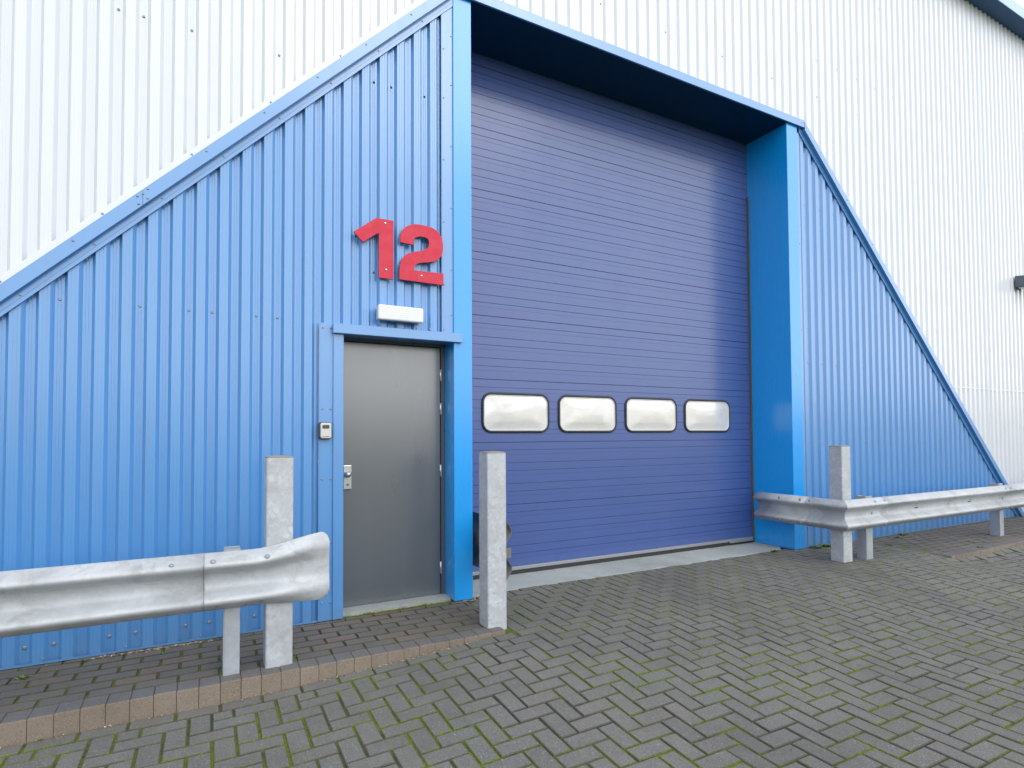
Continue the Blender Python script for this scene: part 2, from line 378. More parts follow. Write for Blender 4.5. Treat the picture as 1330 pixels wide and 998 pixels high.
# concrete apron in front of the roller door
ap = MB()
b = bmesh.new(); vs = [b.verts.new(p) for p in ((-.02, .078, -.1), (3.80, .078, -.1), (3.94, .16, -.1), (3.94, .62, -.1), (-.02, .62, -.1))]
f = b.faces.new(vs); r = bmesh.ops.extrude_face_region(b, geom=[f]); bmesh.ops.translate(b, verts=[v for v in r['geom'] if isinstance(v, bmesh.types.BMVert)], vec=(0, 0, .106))
bmesh.ops.bevel(b, geom=[e for e in b.edges if all(v.co.z > 0 for v in e.verts)], offset=.006, segments=2, affect='EDGES'); ap.bm(b)
o = ap.build('concrete_sill', M_concrete); tag(o, 'pale concrete sill across the foot of the roller door', 'sill', kind='structure')
# unseen bank added behind the viewer, a stand-in skyline for reflections
hb = MB(); rows = [[], [], []]
for k in range(121):
    a = math.pi*(.98+1.04*k/120); r = 130; hh = 6+4*abs(noise.noise(Vector((k*.11, 0, 0))))+2.0*noise.noise(Vector((k*.6, 3, 0)))
    for q, (rr, z) in enumerate(((r, -.3), (r+6, hh), (r+60, -.3))): rows[q].append((math.cos(a)*rr, math.sin(a)*rr, z))
hb.grid(rows); tag(hb.build('reflection_bank', M_bank), 'unseen low bank added far beyond the yard for reflections', 'reflection_bank', kind='structure')

# ------------------------------------------------------------------ warehouse
WH = empty('warehouse', (0, 0, 0))
tag(WH, 'white ribbed steel warehouse with blue trapezoid portal around a big door', 'warehouse')
P = .1335; PH0 = -2.766
PROF = [(0, .023), (.018, 0), (.070, 0), (.088, .023)]                # pan > crown > pan, y = depth behind the crown face
def apexL(x): return 4.945+1.008*(x+.158)
def slopeR(x): return 4.930-.945*(x-4.213)
def split(x):                                                           # line between white and blue sheets
    if x < -.158: return max(0, apexL(x))-.03
    if x < 4.2: return 4.91
    return max(0, slopeR(x))-.03
def sheet(x0, x1, zb, zt, name, mats, micro=True, extra=None):
    mb = MB(); k0 = int((x0-PH0)//P)-1; pts = []
    k = k0
    while PH0+k*P < x1+P:
        for dx, dy in PROF: pts.append((PH0+k*P+dx, dy))
        if micro:                                                       # two faint rolled lines in each crown and pan
            for c in (.034, .054): pts += [(PH0+k*P+c-.0022, 0), (PH0+k*P+c, .0010), (PH0+k*P+c+.0022, 0)]
            for c in (.104, .118): pts += [(PH0+k*P+c-.0022, .023), (PH0+k*P+c, .0218), (PH0+k*P+c+.0022, .023)]
        k += 1
    pts.sort()
    def yat(x):
        for (a, ya), (b_, yb) in zip(pts, pts[1:]):
            if a <= x <= b_: return ya+(yb-ya)*(x-a)/max(1e-9, b_-a)
        return 0
    q = [(x0, yat(x0))]+[p for p in pts if x0 < p[0] < x1]+[(x1, yat(x1))]
    for (a, ya), (b_, yb) in zip(q, q[1:]):
        if b_-a < 1e-6: continue
        za0, zb0, za1, zb1 = zb(a), zb(b_), zt(a), zt(b_)
        if za1 <= za0 and zb1 <= zb0: continue
        mb.face([(a, ya, za0), (b_, yb, zb0), (b_, yb, max(zb1, zb0)), (a, ya, max(za1, za0))])
    if extra: extra(mb)
    return mb.build(name, mats, WH)
def pan(k): return PH0+k*P+.111
kk = lambda x: round((x-PH0-.111)/P)
def screws_row(mb, x0, x1, z, step, ok, jit=0):
    for k in range(kk(x0), kk(x1)+1):
        if k % step: continue
        if ok(pan(k), z): mb.screw(pan(k)+random.uniform(-.004, .004), .023, z+random.uniform(-.006, .006), 1)
EAVE = 7.84
def wscrew(mb):
    for z in (5.8,): screws_row(mb, -4.5, 10, z, 3, lambda x, z: z > split(x)+.15 and not -.15 < x < 4.2)
    for x in (-2.397, -2.264, -1.997, -1.464): mb.screw(pan(kk(x)), .023, 3.98, 1)
    screws_row(mb, 4.5, 12, 2.126, 4, lambda x, z: z > split(x)+.15)
    screws_row(mb, -.1, 9, 6.9, 4, lambda x, z: True)
    screws_row(mb, -.1, 9, 5.35, 6, lambda x, z: z > split(x)+.2)
XW0, XW1 = -14.0, 8.49
sheet(XW0, XW1, lambda x: max(0, split(x)), lambda x: EAVE, 'white_cladding', [M_white, M_screw], extra=wscrew)
sheet(8.495, 22.0, lambda x: max(0, split(x)), lambda x: EAVE, 'white_cladding', [M_white, M_screw])
def bscrewL(mb):
    ok = lambda x, z: z < split(x)-.2 and x < -.25
    for x in (-2.783, -2.65, -2.383, -1.98, -1.849, -1.582, -1.448, -2.25, -1.715): mb.screw(pan(kk(x)), .023, .1, 1, r=.0075)
    for x in (-2.65, -2.256, -1.988, -1.852, -1.588, -1.453): mb.screw(pan(kk(x)), .023, 2.126, 1)
    for x in (-.784, -.647, -.382): mb.screw(pan(kk(x)), .023, 3.98, 1)
    for x, z in ((-.98, 2.785), (-.85, 2.527)): mb.screw(pan(kk(x)), .023, z, 1, r=.005)
    for x in (-.74, -.61, -.46, -.35): mb.screw(x, 0, 2.135, 1, r=.005)
    screws_row(mb, -5, -3, 2.126, 2, ok)
sheet(-5.2, -1.18, lambda x: 0.004, split, 'blue_cladding', [M_blue, M_screw], extra=bscrewL)
sheet(-1.18, -.25, lambda x: 2.06, split, 'blue_cladding', [M_blue, M_screw], extra=lambda mb: [mb.screw(pan(kk(x)), .023, 3.98, 1) for x in (-.784, -.647, -.382)]+[mb.screw(pan(kk(x)), .023, z, 1, r=.005) for x, z in ((-.98, 2.785), (-.85, 2.527))])
def bscrewR(mb):
    ok = lambda x, z: z < split(x)-.2
    for z in (.1, 1.2, 2.126, 3.98): screws_row(mb, 4.2, 9, z, 2, ok)
sheet(4.11, 9.4, lambda x: 0.004, split, 'blue_cladding', [M_blue, M_screw], extra=bscrewR)
# lap line and vertical joint trims
t = MB(); t.box(7.36, 22, -.0035, -.0005, 1.955, 1.965, 0); t.build('lap_joint', M_white, WH)

def sloped(mb, f, x0, x1, t0, t1, y0, y1, mi=0):
    p = []
    for x in (x0, x1):
        z = f(x); p.append([(x, y0, z+t0), (x, y0, z+t1), (x, y1, z+t1), (x, y1, z+t0)])
    for k in range(4):
        l = (k+1) % 4; mb.face([p[0][k], p[1][k], p[1][l], p[0][l]], mi)
    mb.face(p[0], mi); mb.face(p[1][::-1], mi)
# left verge flashing: fascia, lip; joint straps and rivets
fl = MB(); f = apexL
sloped(fl, f, -5.10, -2.242, -.10, 0, -.046, -.003); sloped(fl, f, -2.240, -.160, -.10, 0, -.0475, -.0028)
sloped(fl, f, -5.10, -.1585, -.175, -.1005, -.014, -.0025); sloped(fl, f, -5.10, -.1585, -.145, -.139, -.0165, -.0143)
for k in range(14):
    x = -5.0+k*.345; fl.screw(x, -.0475, f(x)-.03, 1, r=.0045); fl.screw(x+.1, -.014, f(x+.1)-.128, 1, r=.0045)
for a, b_ in ((-2.27, -.02), (-2.262, -.075), (-2.215, -.02), (-2.215, -.08)): fl.screw(a, -.0478, f(a)+b_, 1, r=.0045)
fl.build('verge_flashing', [M_trim, M_screw], WH)
wf = MB(); sloped(wf, f, -5.10, -.215, .002, .060, -.013, -.003); sloped(wf, f, -5.10, -.215, .0605, .066, -.009, -.001)
for k in range(9): x = -4.8+k*.47; wf.screw(x, -.013, f(x)+.03, 1, r=.0045)
wf.build('white_flashing', [M_white, M_screw], WH)
fr = MB(); f = slopeR
sloped(fr, f, 4.215, 9.40, -.10, 0, -.052, -.003); sloped(fr, f, 4.16, 9.40, -.175, -.1005, -.014, -.0025); sloped(fr, f, 4.16, 9.40, -.145, -.139, -.0165, -.0143)
for k in range(10): x = 4.5+k*.5; fr.screw(x, -.052, f(x)-.03, 1, r=.0045)
fr.build('verge_flashing', [M_trim, M_screw], WH)
wf = MB(); sloped(wf, f, 4.27, 9.30, .002, .045, -.013, -.003); wf.build('white_flashing', M_white, WH)
# portal head: fascia + soffit
hd = MB(); hd.box(-.158, 4.213, -.048, -.0305, 4.861, 4.943, 0); hd.box(-.158, 4.213, -.030, .60, 4.866, 4.943, 0)
hd.screw(4.17, -.0485, 4.905, 1, r=.004)
hd.build('portal_head', [M_trim, M_screw], WH)
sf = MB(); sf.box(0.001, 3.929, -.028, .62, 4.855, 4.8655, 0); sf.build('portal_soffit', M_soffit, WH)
# jambs
jl = MB(); jl.box(-.158, 0, -.020, .60, .008, 4.8605, 0, .0025, 1); jl.build('portal_jamb', M_jamb, WH)
jr = MB(); jr.box(3.93, 4.112, -.020, .60, .008, 4.8605, 0, .0025, 1)
for z in (.55, 1.9, 3.1, 4.2): jr.screw(3.93, .30, z, 1, axis=(-1, 0, 0), r=.004)
jr.build('portal_jamb', [M_jamb, M_screw], WH)
cf = MB(); cf.box(-.255, -.1585, -.006, .0, 2.112, 4.72, 0); cf.face([(-.255, -.006, 4.72), (-.1585, -.006, 4.72), (-.1585, -.006, 4.84), (-.255, -.006, 4.745)])
cf.box(-.250, -.244, -.0075, -.0062, 2.112, 4.71, 0)
for z in (2.14, 2.5, 3.0, 3.5, 4.0, 4.4): cf.screw(-.235, -.006, z, 1, r=.004); cf.screw(-.172, -.006, z+.12, 1, r=.004)
cf.build('corner_flashing', [M_trim, M_screw], WH)
cr_ = MB(); cr_.box(4.1125, 4.165, -.006, .0, .008, 4.80, 0)
for z in (.5, 1.5, 2.5, 3.5): cr_.screw(4.14, -.006, z, 1, r=.004)
cr_.build('corner_flashing', [M_trim, M_screw], WH)
for a, b_ in ((-5.2, -1.184), (4.167, 9.4)):
    bt = MB(); bt.face([(a, -.002, .016), (b_, -.002, .016), (b_, -.0022, .002), (a, -.0022, .002)])
    x = a+.1
    while x < b_: bt.screw(x, -.003, .030, 1, r=.004); x += .4
    bt.build('drip_flashing', [M_trim, M_screw], WH)
# roof, gutter, other walls
ev = MB(); ev.box(-14.1, 22.1, -.21, .0, 7.838, 7.852, 0); ev.box(-14.1, 22.1, -.2, .02, 7.853, 7.99, 0); ev.build('eaves_soffit', M_eave, WH)
ev = MB(); ev.box(-14.1, 22.1, -.222, -.2105, 7.843, 8.012, 0, .002); ev.build('gutter', M_trim, WH)
ev = MB(); ev.face([(-14, .0, 7.99), (22, .0, 7.99), (22, 15, 9.6), (-14, 15, 9.6)]); ev.face([(-14, 15, 9.6), (22, 15, 9.6), (22, 30, 7.99), (-14, 30, 7.99)])
ev.build('roof', M_roof, WH)
ev = MB()
for x in (-14, 22): ev.face([(x, .02, 0), (x, 30, 0), (x, 30, 7.99), (x, 15, 9.6), (x, .02, 7.99)])
ev.face([(-14, 30, 0), (22, 30, 0), (22, 30, 7.99), (-14, 30, 7.99)]); ev.build('rear_walls', M_white, WH)
bk = MB(); bk.face([(-14, .09, 2.2), (-.05, .09, 2.2), (-.05, .09, 7.9), (-14, .09, 7.9)]); bk.face([(-14, .09, 0), (-1.2, .09, 0), (-1.2, .09, 2.2), (-14, .09, 2.2)])
bk.face([(4.0, .09, 0), (22, .09, 0), (22, .09, 7.9), (4.0, .09, 7.9)]); bk.face([(-.05, .09, 4.95), (4.0, .09, 4.95), (4.0, .09, 7.9), (-.05, .09, 7.9)])
bk.build('wall_lining', M_dark, WH)

# roller door: sectional panels with rolled lines
DY = .53; dr = MB(); prof = []
z = .075; zs_major = [4.75, 4.165, 3.583, 2.999, 2.413, 1.826, 1.243, .660, .077]
def door_profile():
    out = []
    for top in zs_major[:-1]:
        h = (top-zs_major[zs_major.index(top)+1])/3
        for j in range(3):
            zt = top-j*h; major = j == 0
            d, w = (.020, .0058) if major else (.010, .0040)
            out += [(zt+.0001, 0), (zt-.0006, d), (zt-w+.0006, d), (zt-w, 0), (zt-.0735, 0), (zt-.0741, .009), (zt-.0768, .009), (zt-.0774, .0003), (zt-.1165, .0003), (zt-.1170, .002), (zt-.1180, .002), (zt-.1188, 0)]
    return out
pr_ = [(4.90, 0), (4.757, 0)]+door_profile()+[(.077, 0)]
pr_ = sorted(pr_, reverse=True)
xsd = [-.02, 3.948]
dr.grid([[(xx, DY+d, zz) for xx in xsd] for zz, d in pr_], 0, False)
RD = dr.build('roller_door', M_door, WH)
def child(mb, name, mats, parent):
    o = mb.build(name, mats); o.parent = parent; return o
sb = MB(); sb.box(-.0, 3.91, DY-.012, DY+.03, .045, .0765, 0, .003); child(sb, 'bottom_rail', mat('door_bottom_rail', (.32, .33, .35), .45, .4), RD)
sb = MB(); sb.box(0, 3.91, DY-.006, DY+.03, .006, .0445, 0, .004); child(sb, 'rubber_seal', M_black, RD)
sb = MB(); sb.box(3.50, 3.88, DY-.035, DY-.0125, .035, .062, 0, .004); child(sb, 'bottom_bracket', M_chrome, RD)
sb = MB(); sb.box(3.912, 3.9298, DY-.02, DY+.02, .01, 4.2, 0, .002); sb.build('door_track', mat('weathered_track', (.10, .075, .06), .7), WH)
def rrect(x0, x1, z0, z1, r, n=8):
    p = []
    for cx, cz, a0 in ((x1-r, z1-r, 0), (x0+r, z1-r, 90), (x0+r, z0+r, 180), (x1-r, z0+r, 270)):
        for k in range(n+1): a = math.radians(a0+90*k/n); p.append((cx+r*math.cos(a), cz+r*math.sin(a)))
    return p
for k, (a, b_) in enumerate(((.333, 1.060), (1.160, 1.882), (1.990, 2.720), (2.829, 3.557))):
    z0, z1 = 1.326, 1.704; fm = MB()
    loops = [(0, -.001), (.002, -.011), (.010, -.017), (.018, -.017), (.0225, -.009)]
    fm.grid([[(x, DY+dy, z) for x, z in rrect(a+i, b_-i, z0+i, z1-i, .098-i)] for i, dy in loops], 0, True, True)
    loops = [(.0225, -.009), (.0255, -.0125), (.0295, -.0125), (.031, -.007)]
    fm.grid([[(x, DY+dy, z) for x, z in rrect(a+i, b_-i, z0+i, z1-i, .098-i)] for i, dy in loops], 1, True, True)
    child(fm, 'window_frame', [M_black, M_lampbase], RD)
    pn = MB(); i = .029
    # gently domed acrylic
    lp = [[(x, DY-.007-.005*(1-math.cos(s*math.pi/2)), z) for x, z in rrect(a+i+s*.15, b_-i-s*.15, z0+i+s*.08, z1-i-s*.08, max(.012, .069-s*.06))] for s in (0, .15, .4, .7, 1)]
    pn.grid(lp, 0, True, True); pn.face(lp[-1], 0, True); child(pn, 'window_pane', M_pane, RD)

# personnel door
PD = MB(); PD.box(-1.03, -.196, .190, .235, .022, 2.022, 0, .002)
PDo = PD.build('steel_door', M_grey, WH)
h_ = MB(); h_.box(-.972, -.912, .172, .1895, .905, 1.085, 0, .004, 2); child(h_, 'lock_plate', M_chrome, PDo)
h_ = MB(); h_.cyl((-.945, .152, 1.018), (0, -1, 0), .024, .04, 0, 24, bev=.004); h_.cyl((-.945, .129, 1.018), (0, -1, 0), .019, .010, 0, 24); 
hk = MB(); hk.cyl((-.94, .168, .942), (0, -1, 0), .010, .009, 0, 16); child(hk, 'lock_cylinder', M_screw, PDo)
child(h_, 'thumb_turn', [M_chrome, M_screw], PDo)
for z in (1.80, 1.525, 1.02, .235):
    h_ = MB(); h_.cyl((-.194, .186, z), (0, 0, 1), .0065, .095, 0, 12); h_.box(-.193, -.185, .178, .1885, z-.047, z+.047, 0, .001); child(h_, 'hinge', M_chrome, PDo)
df = MB(); df.box(-.190, -.159, .178, .24, .02, 2.10, 0, .002); df.box(-1.08, -.1905, .170, .24, 2.028, 2.10, 0, .002); df.box(-1.084, -1.034, .178, .24, .02, 2.027, 0, .002)
df.box(-1.08, -.20, .150, .1695, 2.05, 2.062, 0, .001)
for x in (-.95, -.6, -.25): df.screw(x, .150, 2.056, 1, r=.004)
df.build('door_frame', [M_frame, M_screw], WH)
lj = MB(); lj.box(-1.084, -1.011, -.020, .176, .006, 2.0475, 0, .0025); lj.build('door_jamb_flashing', M_trim, WH)
ls = MB(); ls.box(-1.182, -1.0845, -.005, .0, .004, 2.115, 0); ls.box(-1.176, -1.172, -.0065, -.0052, .004, 2.11, 0)
for z in (.13, .55, 1.0, 1.5, 2.08): ls.screw(-1.155, -.005, z, 1, r=.005); ls.screw(-1.10, -.005, z, 1, r=.005)
ls.build('door_side_flashing', [M_trim, M_screw], WH)
ln = MB(); ln.box(-1.091, -.095, -.055, -.0205, 2.040, 2.111, 0, .0025); ln.box(-1.08, -.1595, -.0203, .168, 2.0490, 2.105, 0)
ln.build('door_lintel', M_trim, WH)
th = MB(); b = bmesh.new()
ny = 24; pts = [(-1.010+(.85)*k/ny, .055+.012*noise.noise(Vector((k*.7, 1, 0)))+.006*random.random()) for k in range(ny+1)]
vs = [b.verts.new((x, y, -.02)) for x, y in pts]+[b.verts.new((-.160, .24, -.02)), b.verts.new((-1.010, .24, -.02))]
f_ = b.faces.new(vs); r = bmesh.ops.extrude_face_region(b, geom=[f_]); bmesh.ops.translate(b, verts=[v for v in r['geom'] if isinstance(v, bmesh.types.BMVert)], vec=(0, 0, .040))
th.bm(b); th.build('door_threshold', M_concrete, WH)

# ------------------------------------------------------------------ numerals 1 and 2
def crop(pts): return pts
one = [(-.947, 2.795), (-.781, 2.924), (-.652, 2.924), (-.652, 2.480), (-.763, 2.480), (-.763, 2.817), (-.882, 2.727)]
def smooth_closed(p, n=4):
    out = []
    for i in range(len(p)):
        p0, p1, p2, p3 = p[i-1], p[i], p[(i+1) % len(p)], p[(i+2) % len(p)]
        if p1[2] and p2[2]: out.append(p1[:2]); continue
        for k in range(n):
            t_ = k/n; m1 = [(p2[j]-p0[j])*.5 if not p1[2] else (p2[j]-p1[j])*.5 for j in (0, 1)]; m2 = [(p3[j]-p1[j])*.5 if not p2[2] else (p2[j]-p1[j])*.5 for j in (0, 1)]
            out.append(tuple((2*t_**3-3*t_**2+1)*p1[j]+(t_**3-2*t_**2+t_)*m1[j]+(-2*t_**3+3*t_**2)*p2[j]+(t_**3-t_**2)*m2[j] for j in (0, 1)))
    return out
# (pixel outline measured on the face, then unprojected to the wall; the numbers are metres)
TWO = [(537,248,1),(539,208,0),(560,175,0),(600,160,0),(645,163,0),(698,178,0),(735,210,0),(749,252,0),(748,298,0),(732,330,0),(700,346,0),(655,350,0),(624,355,0),(608,370,0),(605,388,1),(752,405,1),(752,463,1),(533,433,1),(533,382,0),(543,338,0),(570,308,0),(610,296,0),(648,290,0),(674,277,0),(681,254,0),(674,232,0),(652,222,0),(626,221,0),(607,232,0),(602,262,1)]
def unp(u_, v_, y):
    u_ = 380+u_/3.838; v_ = 250+v_/3.838
    d = fw+(u_-665)/F_PX*Rv-(v_-544.69)/F_PX*Uv; C = Vector((-1.862, -4.208, 1.3)); p = C+d*((y-C.y)/d.y); return (p.x, p.z)
two = smooth_closed([(*unp(a, b_, -.040), c) for a, b_, c in TWO])
def numeral(name, poly, holes, label):
    mb = MB(); b = bmesh.new()
    vs = [b.verts.new((x, -.040, z)) for x, z in poly]; f_ = b.faces.new(vs)
    r = bmesh.ops.extrude_face_region(b, geom=[f_]); nv = [v for v in r['geom'] if isinstance(v, bmesh.types.BMVert)]
    bmesh.ops.translate(b, verts=nv, vec=(0, .015, 0))
    b.normal_update(); n0 = len(mb.v); b.verts.index_update(); mb.v += [tuple(v.co) for v in b.verts]
    for q in b.faces: mb.f.append(tuple(n0+v.index for v in q.verts)); mb.m.append(1 if len(q.verts) == 4 else 0); mb.sm.append(False)
    b.free()
    for x, z in holes:
        mb.screw(x, -.040, z, 2, r=.0055); mb.cyl((x, -.0125, z), (0, 1, 0), .006, .025, 2, 8)
    o = mb.build(name, [M_red, M_rededge, M_chrome]); tag(o, label, 'number', 'red unit numerals above the door')
numeral('numeral_one', one, [(-.715, 2.895), (-.708, 2.545)], 'red numeral 1 screwed to the blue cladding, left of the numeral 2')
numeral('numeral_two', two, [(-.432, 2.535)], 'red numeral 2 screwed to the blue cladding above the wall light')

# bulkhead light
L = empty('bulkhead_light', (-.605, 0, 2.215)); tag(L, 'white rectangular bulkhead light between red numerals and door lintel', 'wall light')
lb = MB(); lb.box(-.772, -.438, -.052, .0, 2.168, 2.264, 0, .006, 2); lb.build('light_base', M_lampbase, L)
lb = MB(); lb.box(-.779, -.431, -.090, -.0525, 2.160, 2.272, 0, .012, 3)
for k in range(1, 6): lb.box(-.768, -.442, -.0912, -.0898, 2.172+k*.0165-.001, 2.172+k*.0165+.001, 0)
lb.build('diffuser', M_lens, L)
# key safe
K = empty('key_safe', (-1.138, -.006, 1.34)); tag(K, 'small grey key safe fixed beside the grey door', 'key safe')
kb = MB()
def rr_solid(mb, x0, x1, z0, z1, r, y0, y1, mi, inset=.004):
    loops = [(0, y1), (0, y0+inset), (inset, y0)]
    rows = [[(x, yy, z) for x, z in rrect(x0+i, x1-i, z0+i, z1-i, r)] for i, yy in loops]
    mb.grid(rows, mi, False, True); mb.face(rows[-1], mi)
rr_solid(kb, -1.186, -1.098, 1.283, 1.405, .018, -.040, -.006, 0); kb.build('housing', M_keydark, K)
kb = MB(); rr_solid(kb, -1.175, -1.101, 1.289, 1.399, .014, -.050, -.0402, 0); kb.build('front_cover', M_keygrey, K)
kb = MB(); rr_solid(kb, -1.163, -1.115, 1.358, 1.384, .008, -.0530, -.0502, 0, .002)
for j in range(4):
    kb.box(-1.160+j*.0118, -1.151+j*.0118, -.0555, -.0532, 1.362, 1.380, 1, .001)
kb.build('code_dials', [M_keydark, M_frame], K)
kb = MB()
for j in range(7): kb.box(-1.158+j*.0058, -1.154+j*.0058, -.0512, -.0502, 1.299, 1.303+random.choice((0, .002, .003)), 0)
kb.build('embossed_mark', M_keydark, K)
# floodlight on the white wall
FL = empty('wall_floodlight', (9.55, 0, 3.72)); tag(FL, 'dark grey floodlight on the white wall at the right edge', 'floodlight')
fb = MB(); b = bmesh.new(); pf = [(-.02, 3.58), (-.24, 3.565), (-.25, 3.60), (-.17, 3.74), (-.02, 3.76)]
vs = [b.verts.new((9.40, y, z+.03)) for y, z in pf]; f_ = b.faces.new(vs); r = bmesh.ops.extrude_face_region(b, geom=[f_])
bmesh.ops.translate(b, verts=[v for v in r['geom'] if isinstance(v, bmesh.types.BMVert)], vec=(.30, 0, 0)); bmesh.ops.bevel(b, geom=list(b.edges), offset=.006, segments=2, affect='EDGES')
fb.bm(b); fb.build('housing', M_flood, FL)
fb = MB(); fb.box(9.43, 9.67, -.225, -.05, 3.590, 3.601, 0, .002); fb.build('lens', M_lens, FL)
fb = MB(); fb.box(9.49, 9.61, -.0195, .0, 3.60, 3.72, 0, .002); fb.build('bracket', M_flood, FL)

# ------------------------------------------------------------------ bollards
def bollard(loc, label, w=.146, h=1.18, mapz=0):
    E = empty('steel_bollard', loc); tag(E, label, 'bollard', 'square galvanised bollards')
    x, y, z = loc
    mb = MB(); b = bmesh.new(); bmesh.ops.create_cube(b, size=1)
    for v in b.verts: v.co = Vector((x+v.co.x*w, y+v.co.y*w, z-.15+(v.co.z+.5)*(h+.15)))
    bmesh.ops.bevel(b, geom=[e for e in b.edges if abs(e.verts[0].co.z-e.verts[1].co.z) > .5], offset=.012, segments=4, affect='EDGES', profile=.5)
    mb.bm(b); mb.build('post', M_galv, E)
    cp = MB(); r_ = w/2-.002; rows = []
    for s_, dz in ((1, 0), (1, .004), (.9, .009), (.55, .0125), (.0, .014)):
        rows.append([(x+(px)*s_, y+(py)*s_, z+h+dz+.0005) for px, py in rrect(-r_, r_, -r_, r_, .014, 3)])
    cp.grid(rows, 0, False, True); cp.build('cap', M_cap, E)
    return E
M_oldshade = galv('weathered_shaded_barrier_steel', (.20, .20, .19), .06, .6, .3, .8)  # dull steel; shade in the beam's hollow is put into its colour too
M_cap = galv('weathered_cap_steel', (.32, .31, .26), .1, .6, .3, .8)
bollard((-1.502, -.617, 0), 'square galvanised bollard behind the flared end of the left barrier')
bollard((-.119, -.625, 0), 'square galvanised bollard standing alone right of the grey door')
bollard((3.880, -.585, 0), 'square galvanised bollard at the corner of the right barrier', h=1.17)

# ------------------------------------------------------------------ barriers
Z0 = .490; DEP = .082
WP = [(.155, 0, 0), (.153, .008, 0), (.132, .042, 0), (.117, .066, 0), (.108, .077, 0), (.098, .082, 0), (.088, .081, 0), (.079, .074, 0), (.071, .060, 0), (.050, .026, 0), (.041, .012, 0), (.030, .004, 0), (.014, .001, 0), (0, .0, 0)]
WPR = [(a, d) for a, d, _ in WP]; WPR = WPR+[(-a, d) for a, d in WPR[-2::-1]]
def wbeam(mb, path, z0=Z0, mi=0, thick=.0035, prof=None, off=0):
    """path: list of (x, y, nx, ny, hs, ds[, zc]) - n is the outward (bulge) direction, hs/ds scale height and depth"""
    outer, inner = [], []
    for p in path:
        x, y, nx, ny, hs, ds = p[:6]; zc = z0+(p[6] if len(p) > 6 else 0)
        outer.append([(x+nx*(d*ds+thick+off), y+ny*(d*ds+thick+off), zc+a*hs) for a, d in WPR]); inner.append([(x+nx*(d*ds+off), y+ny*(d*ds+off), zc+a*hs*.995) for a, d in WPR])
    mb.grid(outer, mi); mb.grid([r[::-1] for r in inner], mi)
    for k in (0, -1): mb.grid([outer[k], inner[k]], mi, False)
    mb.grid([[r[0] for r in outer], [r[0] for r in inner]], mi, False); mb.grid([[r[-1] for r in outer], [r[-1] for r in inner]], mi, False)
def bolt(par, p, ax, r=.011):
    mb = MB(); mb.cyl(Vector(p), ax, r*1.25, .003, 0, 16); mb.dome(Vector(p)+Vector(ax).normalized()*.0015, ax, r, r*.5, 0, 12); mb.build('bolt', M_screw, par)
def channel(x, y, h, label_parent, w=.09, d=.10, flip=1):
    """C-section post: web on its left side, flanges to the right"""
    mb = MB(); t_ = .006
    mb.box(x, x+t_, y, y+d, -.15, h, 0, .0015); mb.box(x+t_-.0005, x+w, y, y+t_, -.15, h-.0004, 0, .0015); mb.box(x+t_-.0005, x+w, y+d-t_, y+d, -.15, h-.0004, 0, .0015)
    mb.box(x+w-t_, x+w, y+t_-.0005, y+.025, -.15, h-.0008, 0); mb.box(x+w-t_, x+w, y+d-.025, y+d-t_+.0005, -.15, h-.0008, 0)
    return mb.build('post', M_channel, label_parent)

# left barrier
G1 = empty('crash_barrier', (-1.75, -.64, 0)); tag(G1, 'galvanised crash barrier with flared end in front of the left blue wall', 'barrier', 'galvanised crash barriers')
FY = -.700
lz = .523-Z0
mb = MB(); wbeam(mb, [(x, FY, 0, -1, 1, 1, lz) for x in (-9.5, -8, -6, -4, -3, -2.4, -1.83)]); mb.build('beam', M_beam, G1)
mb = MB(); pth = []
for k in range(61):
    s_ = k/60; x = -1.882+.652*s_; e = sst(.35, 1, s_)
    pth.append((x, FY-.02*e+.03*e**2, 0, -1, 1+.28*e, 1-.82*e, lz+.022*e))
wbeam(mb, pth, off=.004)
o = mb.build('flared_end', M_beam, G1)
# round the free corners of the flare
me = o.data
for v in me.vertices:
    s_ = (v.co.x+1.882)/.652
    if s_ > .91:
        zc = Z0+lz+.022; hh = .155*1.28; q = min(1, (s_-.91)/.09)
        lim = hh-.055*(1-math.sqrt(max(0, 1-q*q)))
        dz = v.co.z-zc
        if abs(dz) > lim-.0: v.co.z = zc+math.copysign(lim*(1-.02*(hh-abs(dz))/hh), dz)
for x, z in ((-1.86, .63), (-1.595, .632), (-1.84, .40), (-1.62, .40)): bolt(G1, (x+.02, -.776 if z > .5 else -.766, z+.008), (0, -1, .3 if z > .5 else -.6), .012)
bolt(G1, (-2.03, -.772, .640), (0, -1, .4), .009)
channel(-1.787, -.692, .684, G1, .082, .10)
channel(-4.75, -.692, .684, G1, .082, .10)
# right barrier
G2 = empty('crash_barrier', (4.2, -.64, 0)); tag(G2, 'galvanised crash barrier wrapping the corner right of the roller door', 'barrier', 'galvanised crash barriers')
CX, r2 = 3.757, math.sqrt(2)
rz = -.008
mb = MB(); c45 = 1.0
# mitred corner: the outward direction at the corner is (-1,-1)
wbeam(mb, [(CX, -.33, -1, 0, 1, 1, rz), (CX, FY, -1, -1, 1, 1, rz)], off=.004); wbeam(mb, [(CX, FY, -1, -1, 1, 1, rz), (4.36, FY, 0, -1, 1, 1, rz)], off=.004); mb.build('corner_beam', M_beam, G2, recalc=False)
mb = MB(); wbeam(mb, [(CX, .31, -1, 0, 1, 1, rz), (CX, 0, -1, 0, 1, 1, rz), (CX, -.36, -1, 0, 1, 1, rz)]); mb.build('return_beam', M_beam, G2)
mb = MB(); wbeam(mb, [(x, FY, 0, -1, 1, 1, rz) for x in (4.30, 5, 6, 7.02)], off=.0015); mb.build('beam', M_beam, G2)
mb = MB(); wbeam(mb, [(x, FY, 0, -1, 1, 1, rz) for x in (6.95, 8, 10, 12.5)], off=-.003); mb.build('beam', M_beam, G2)
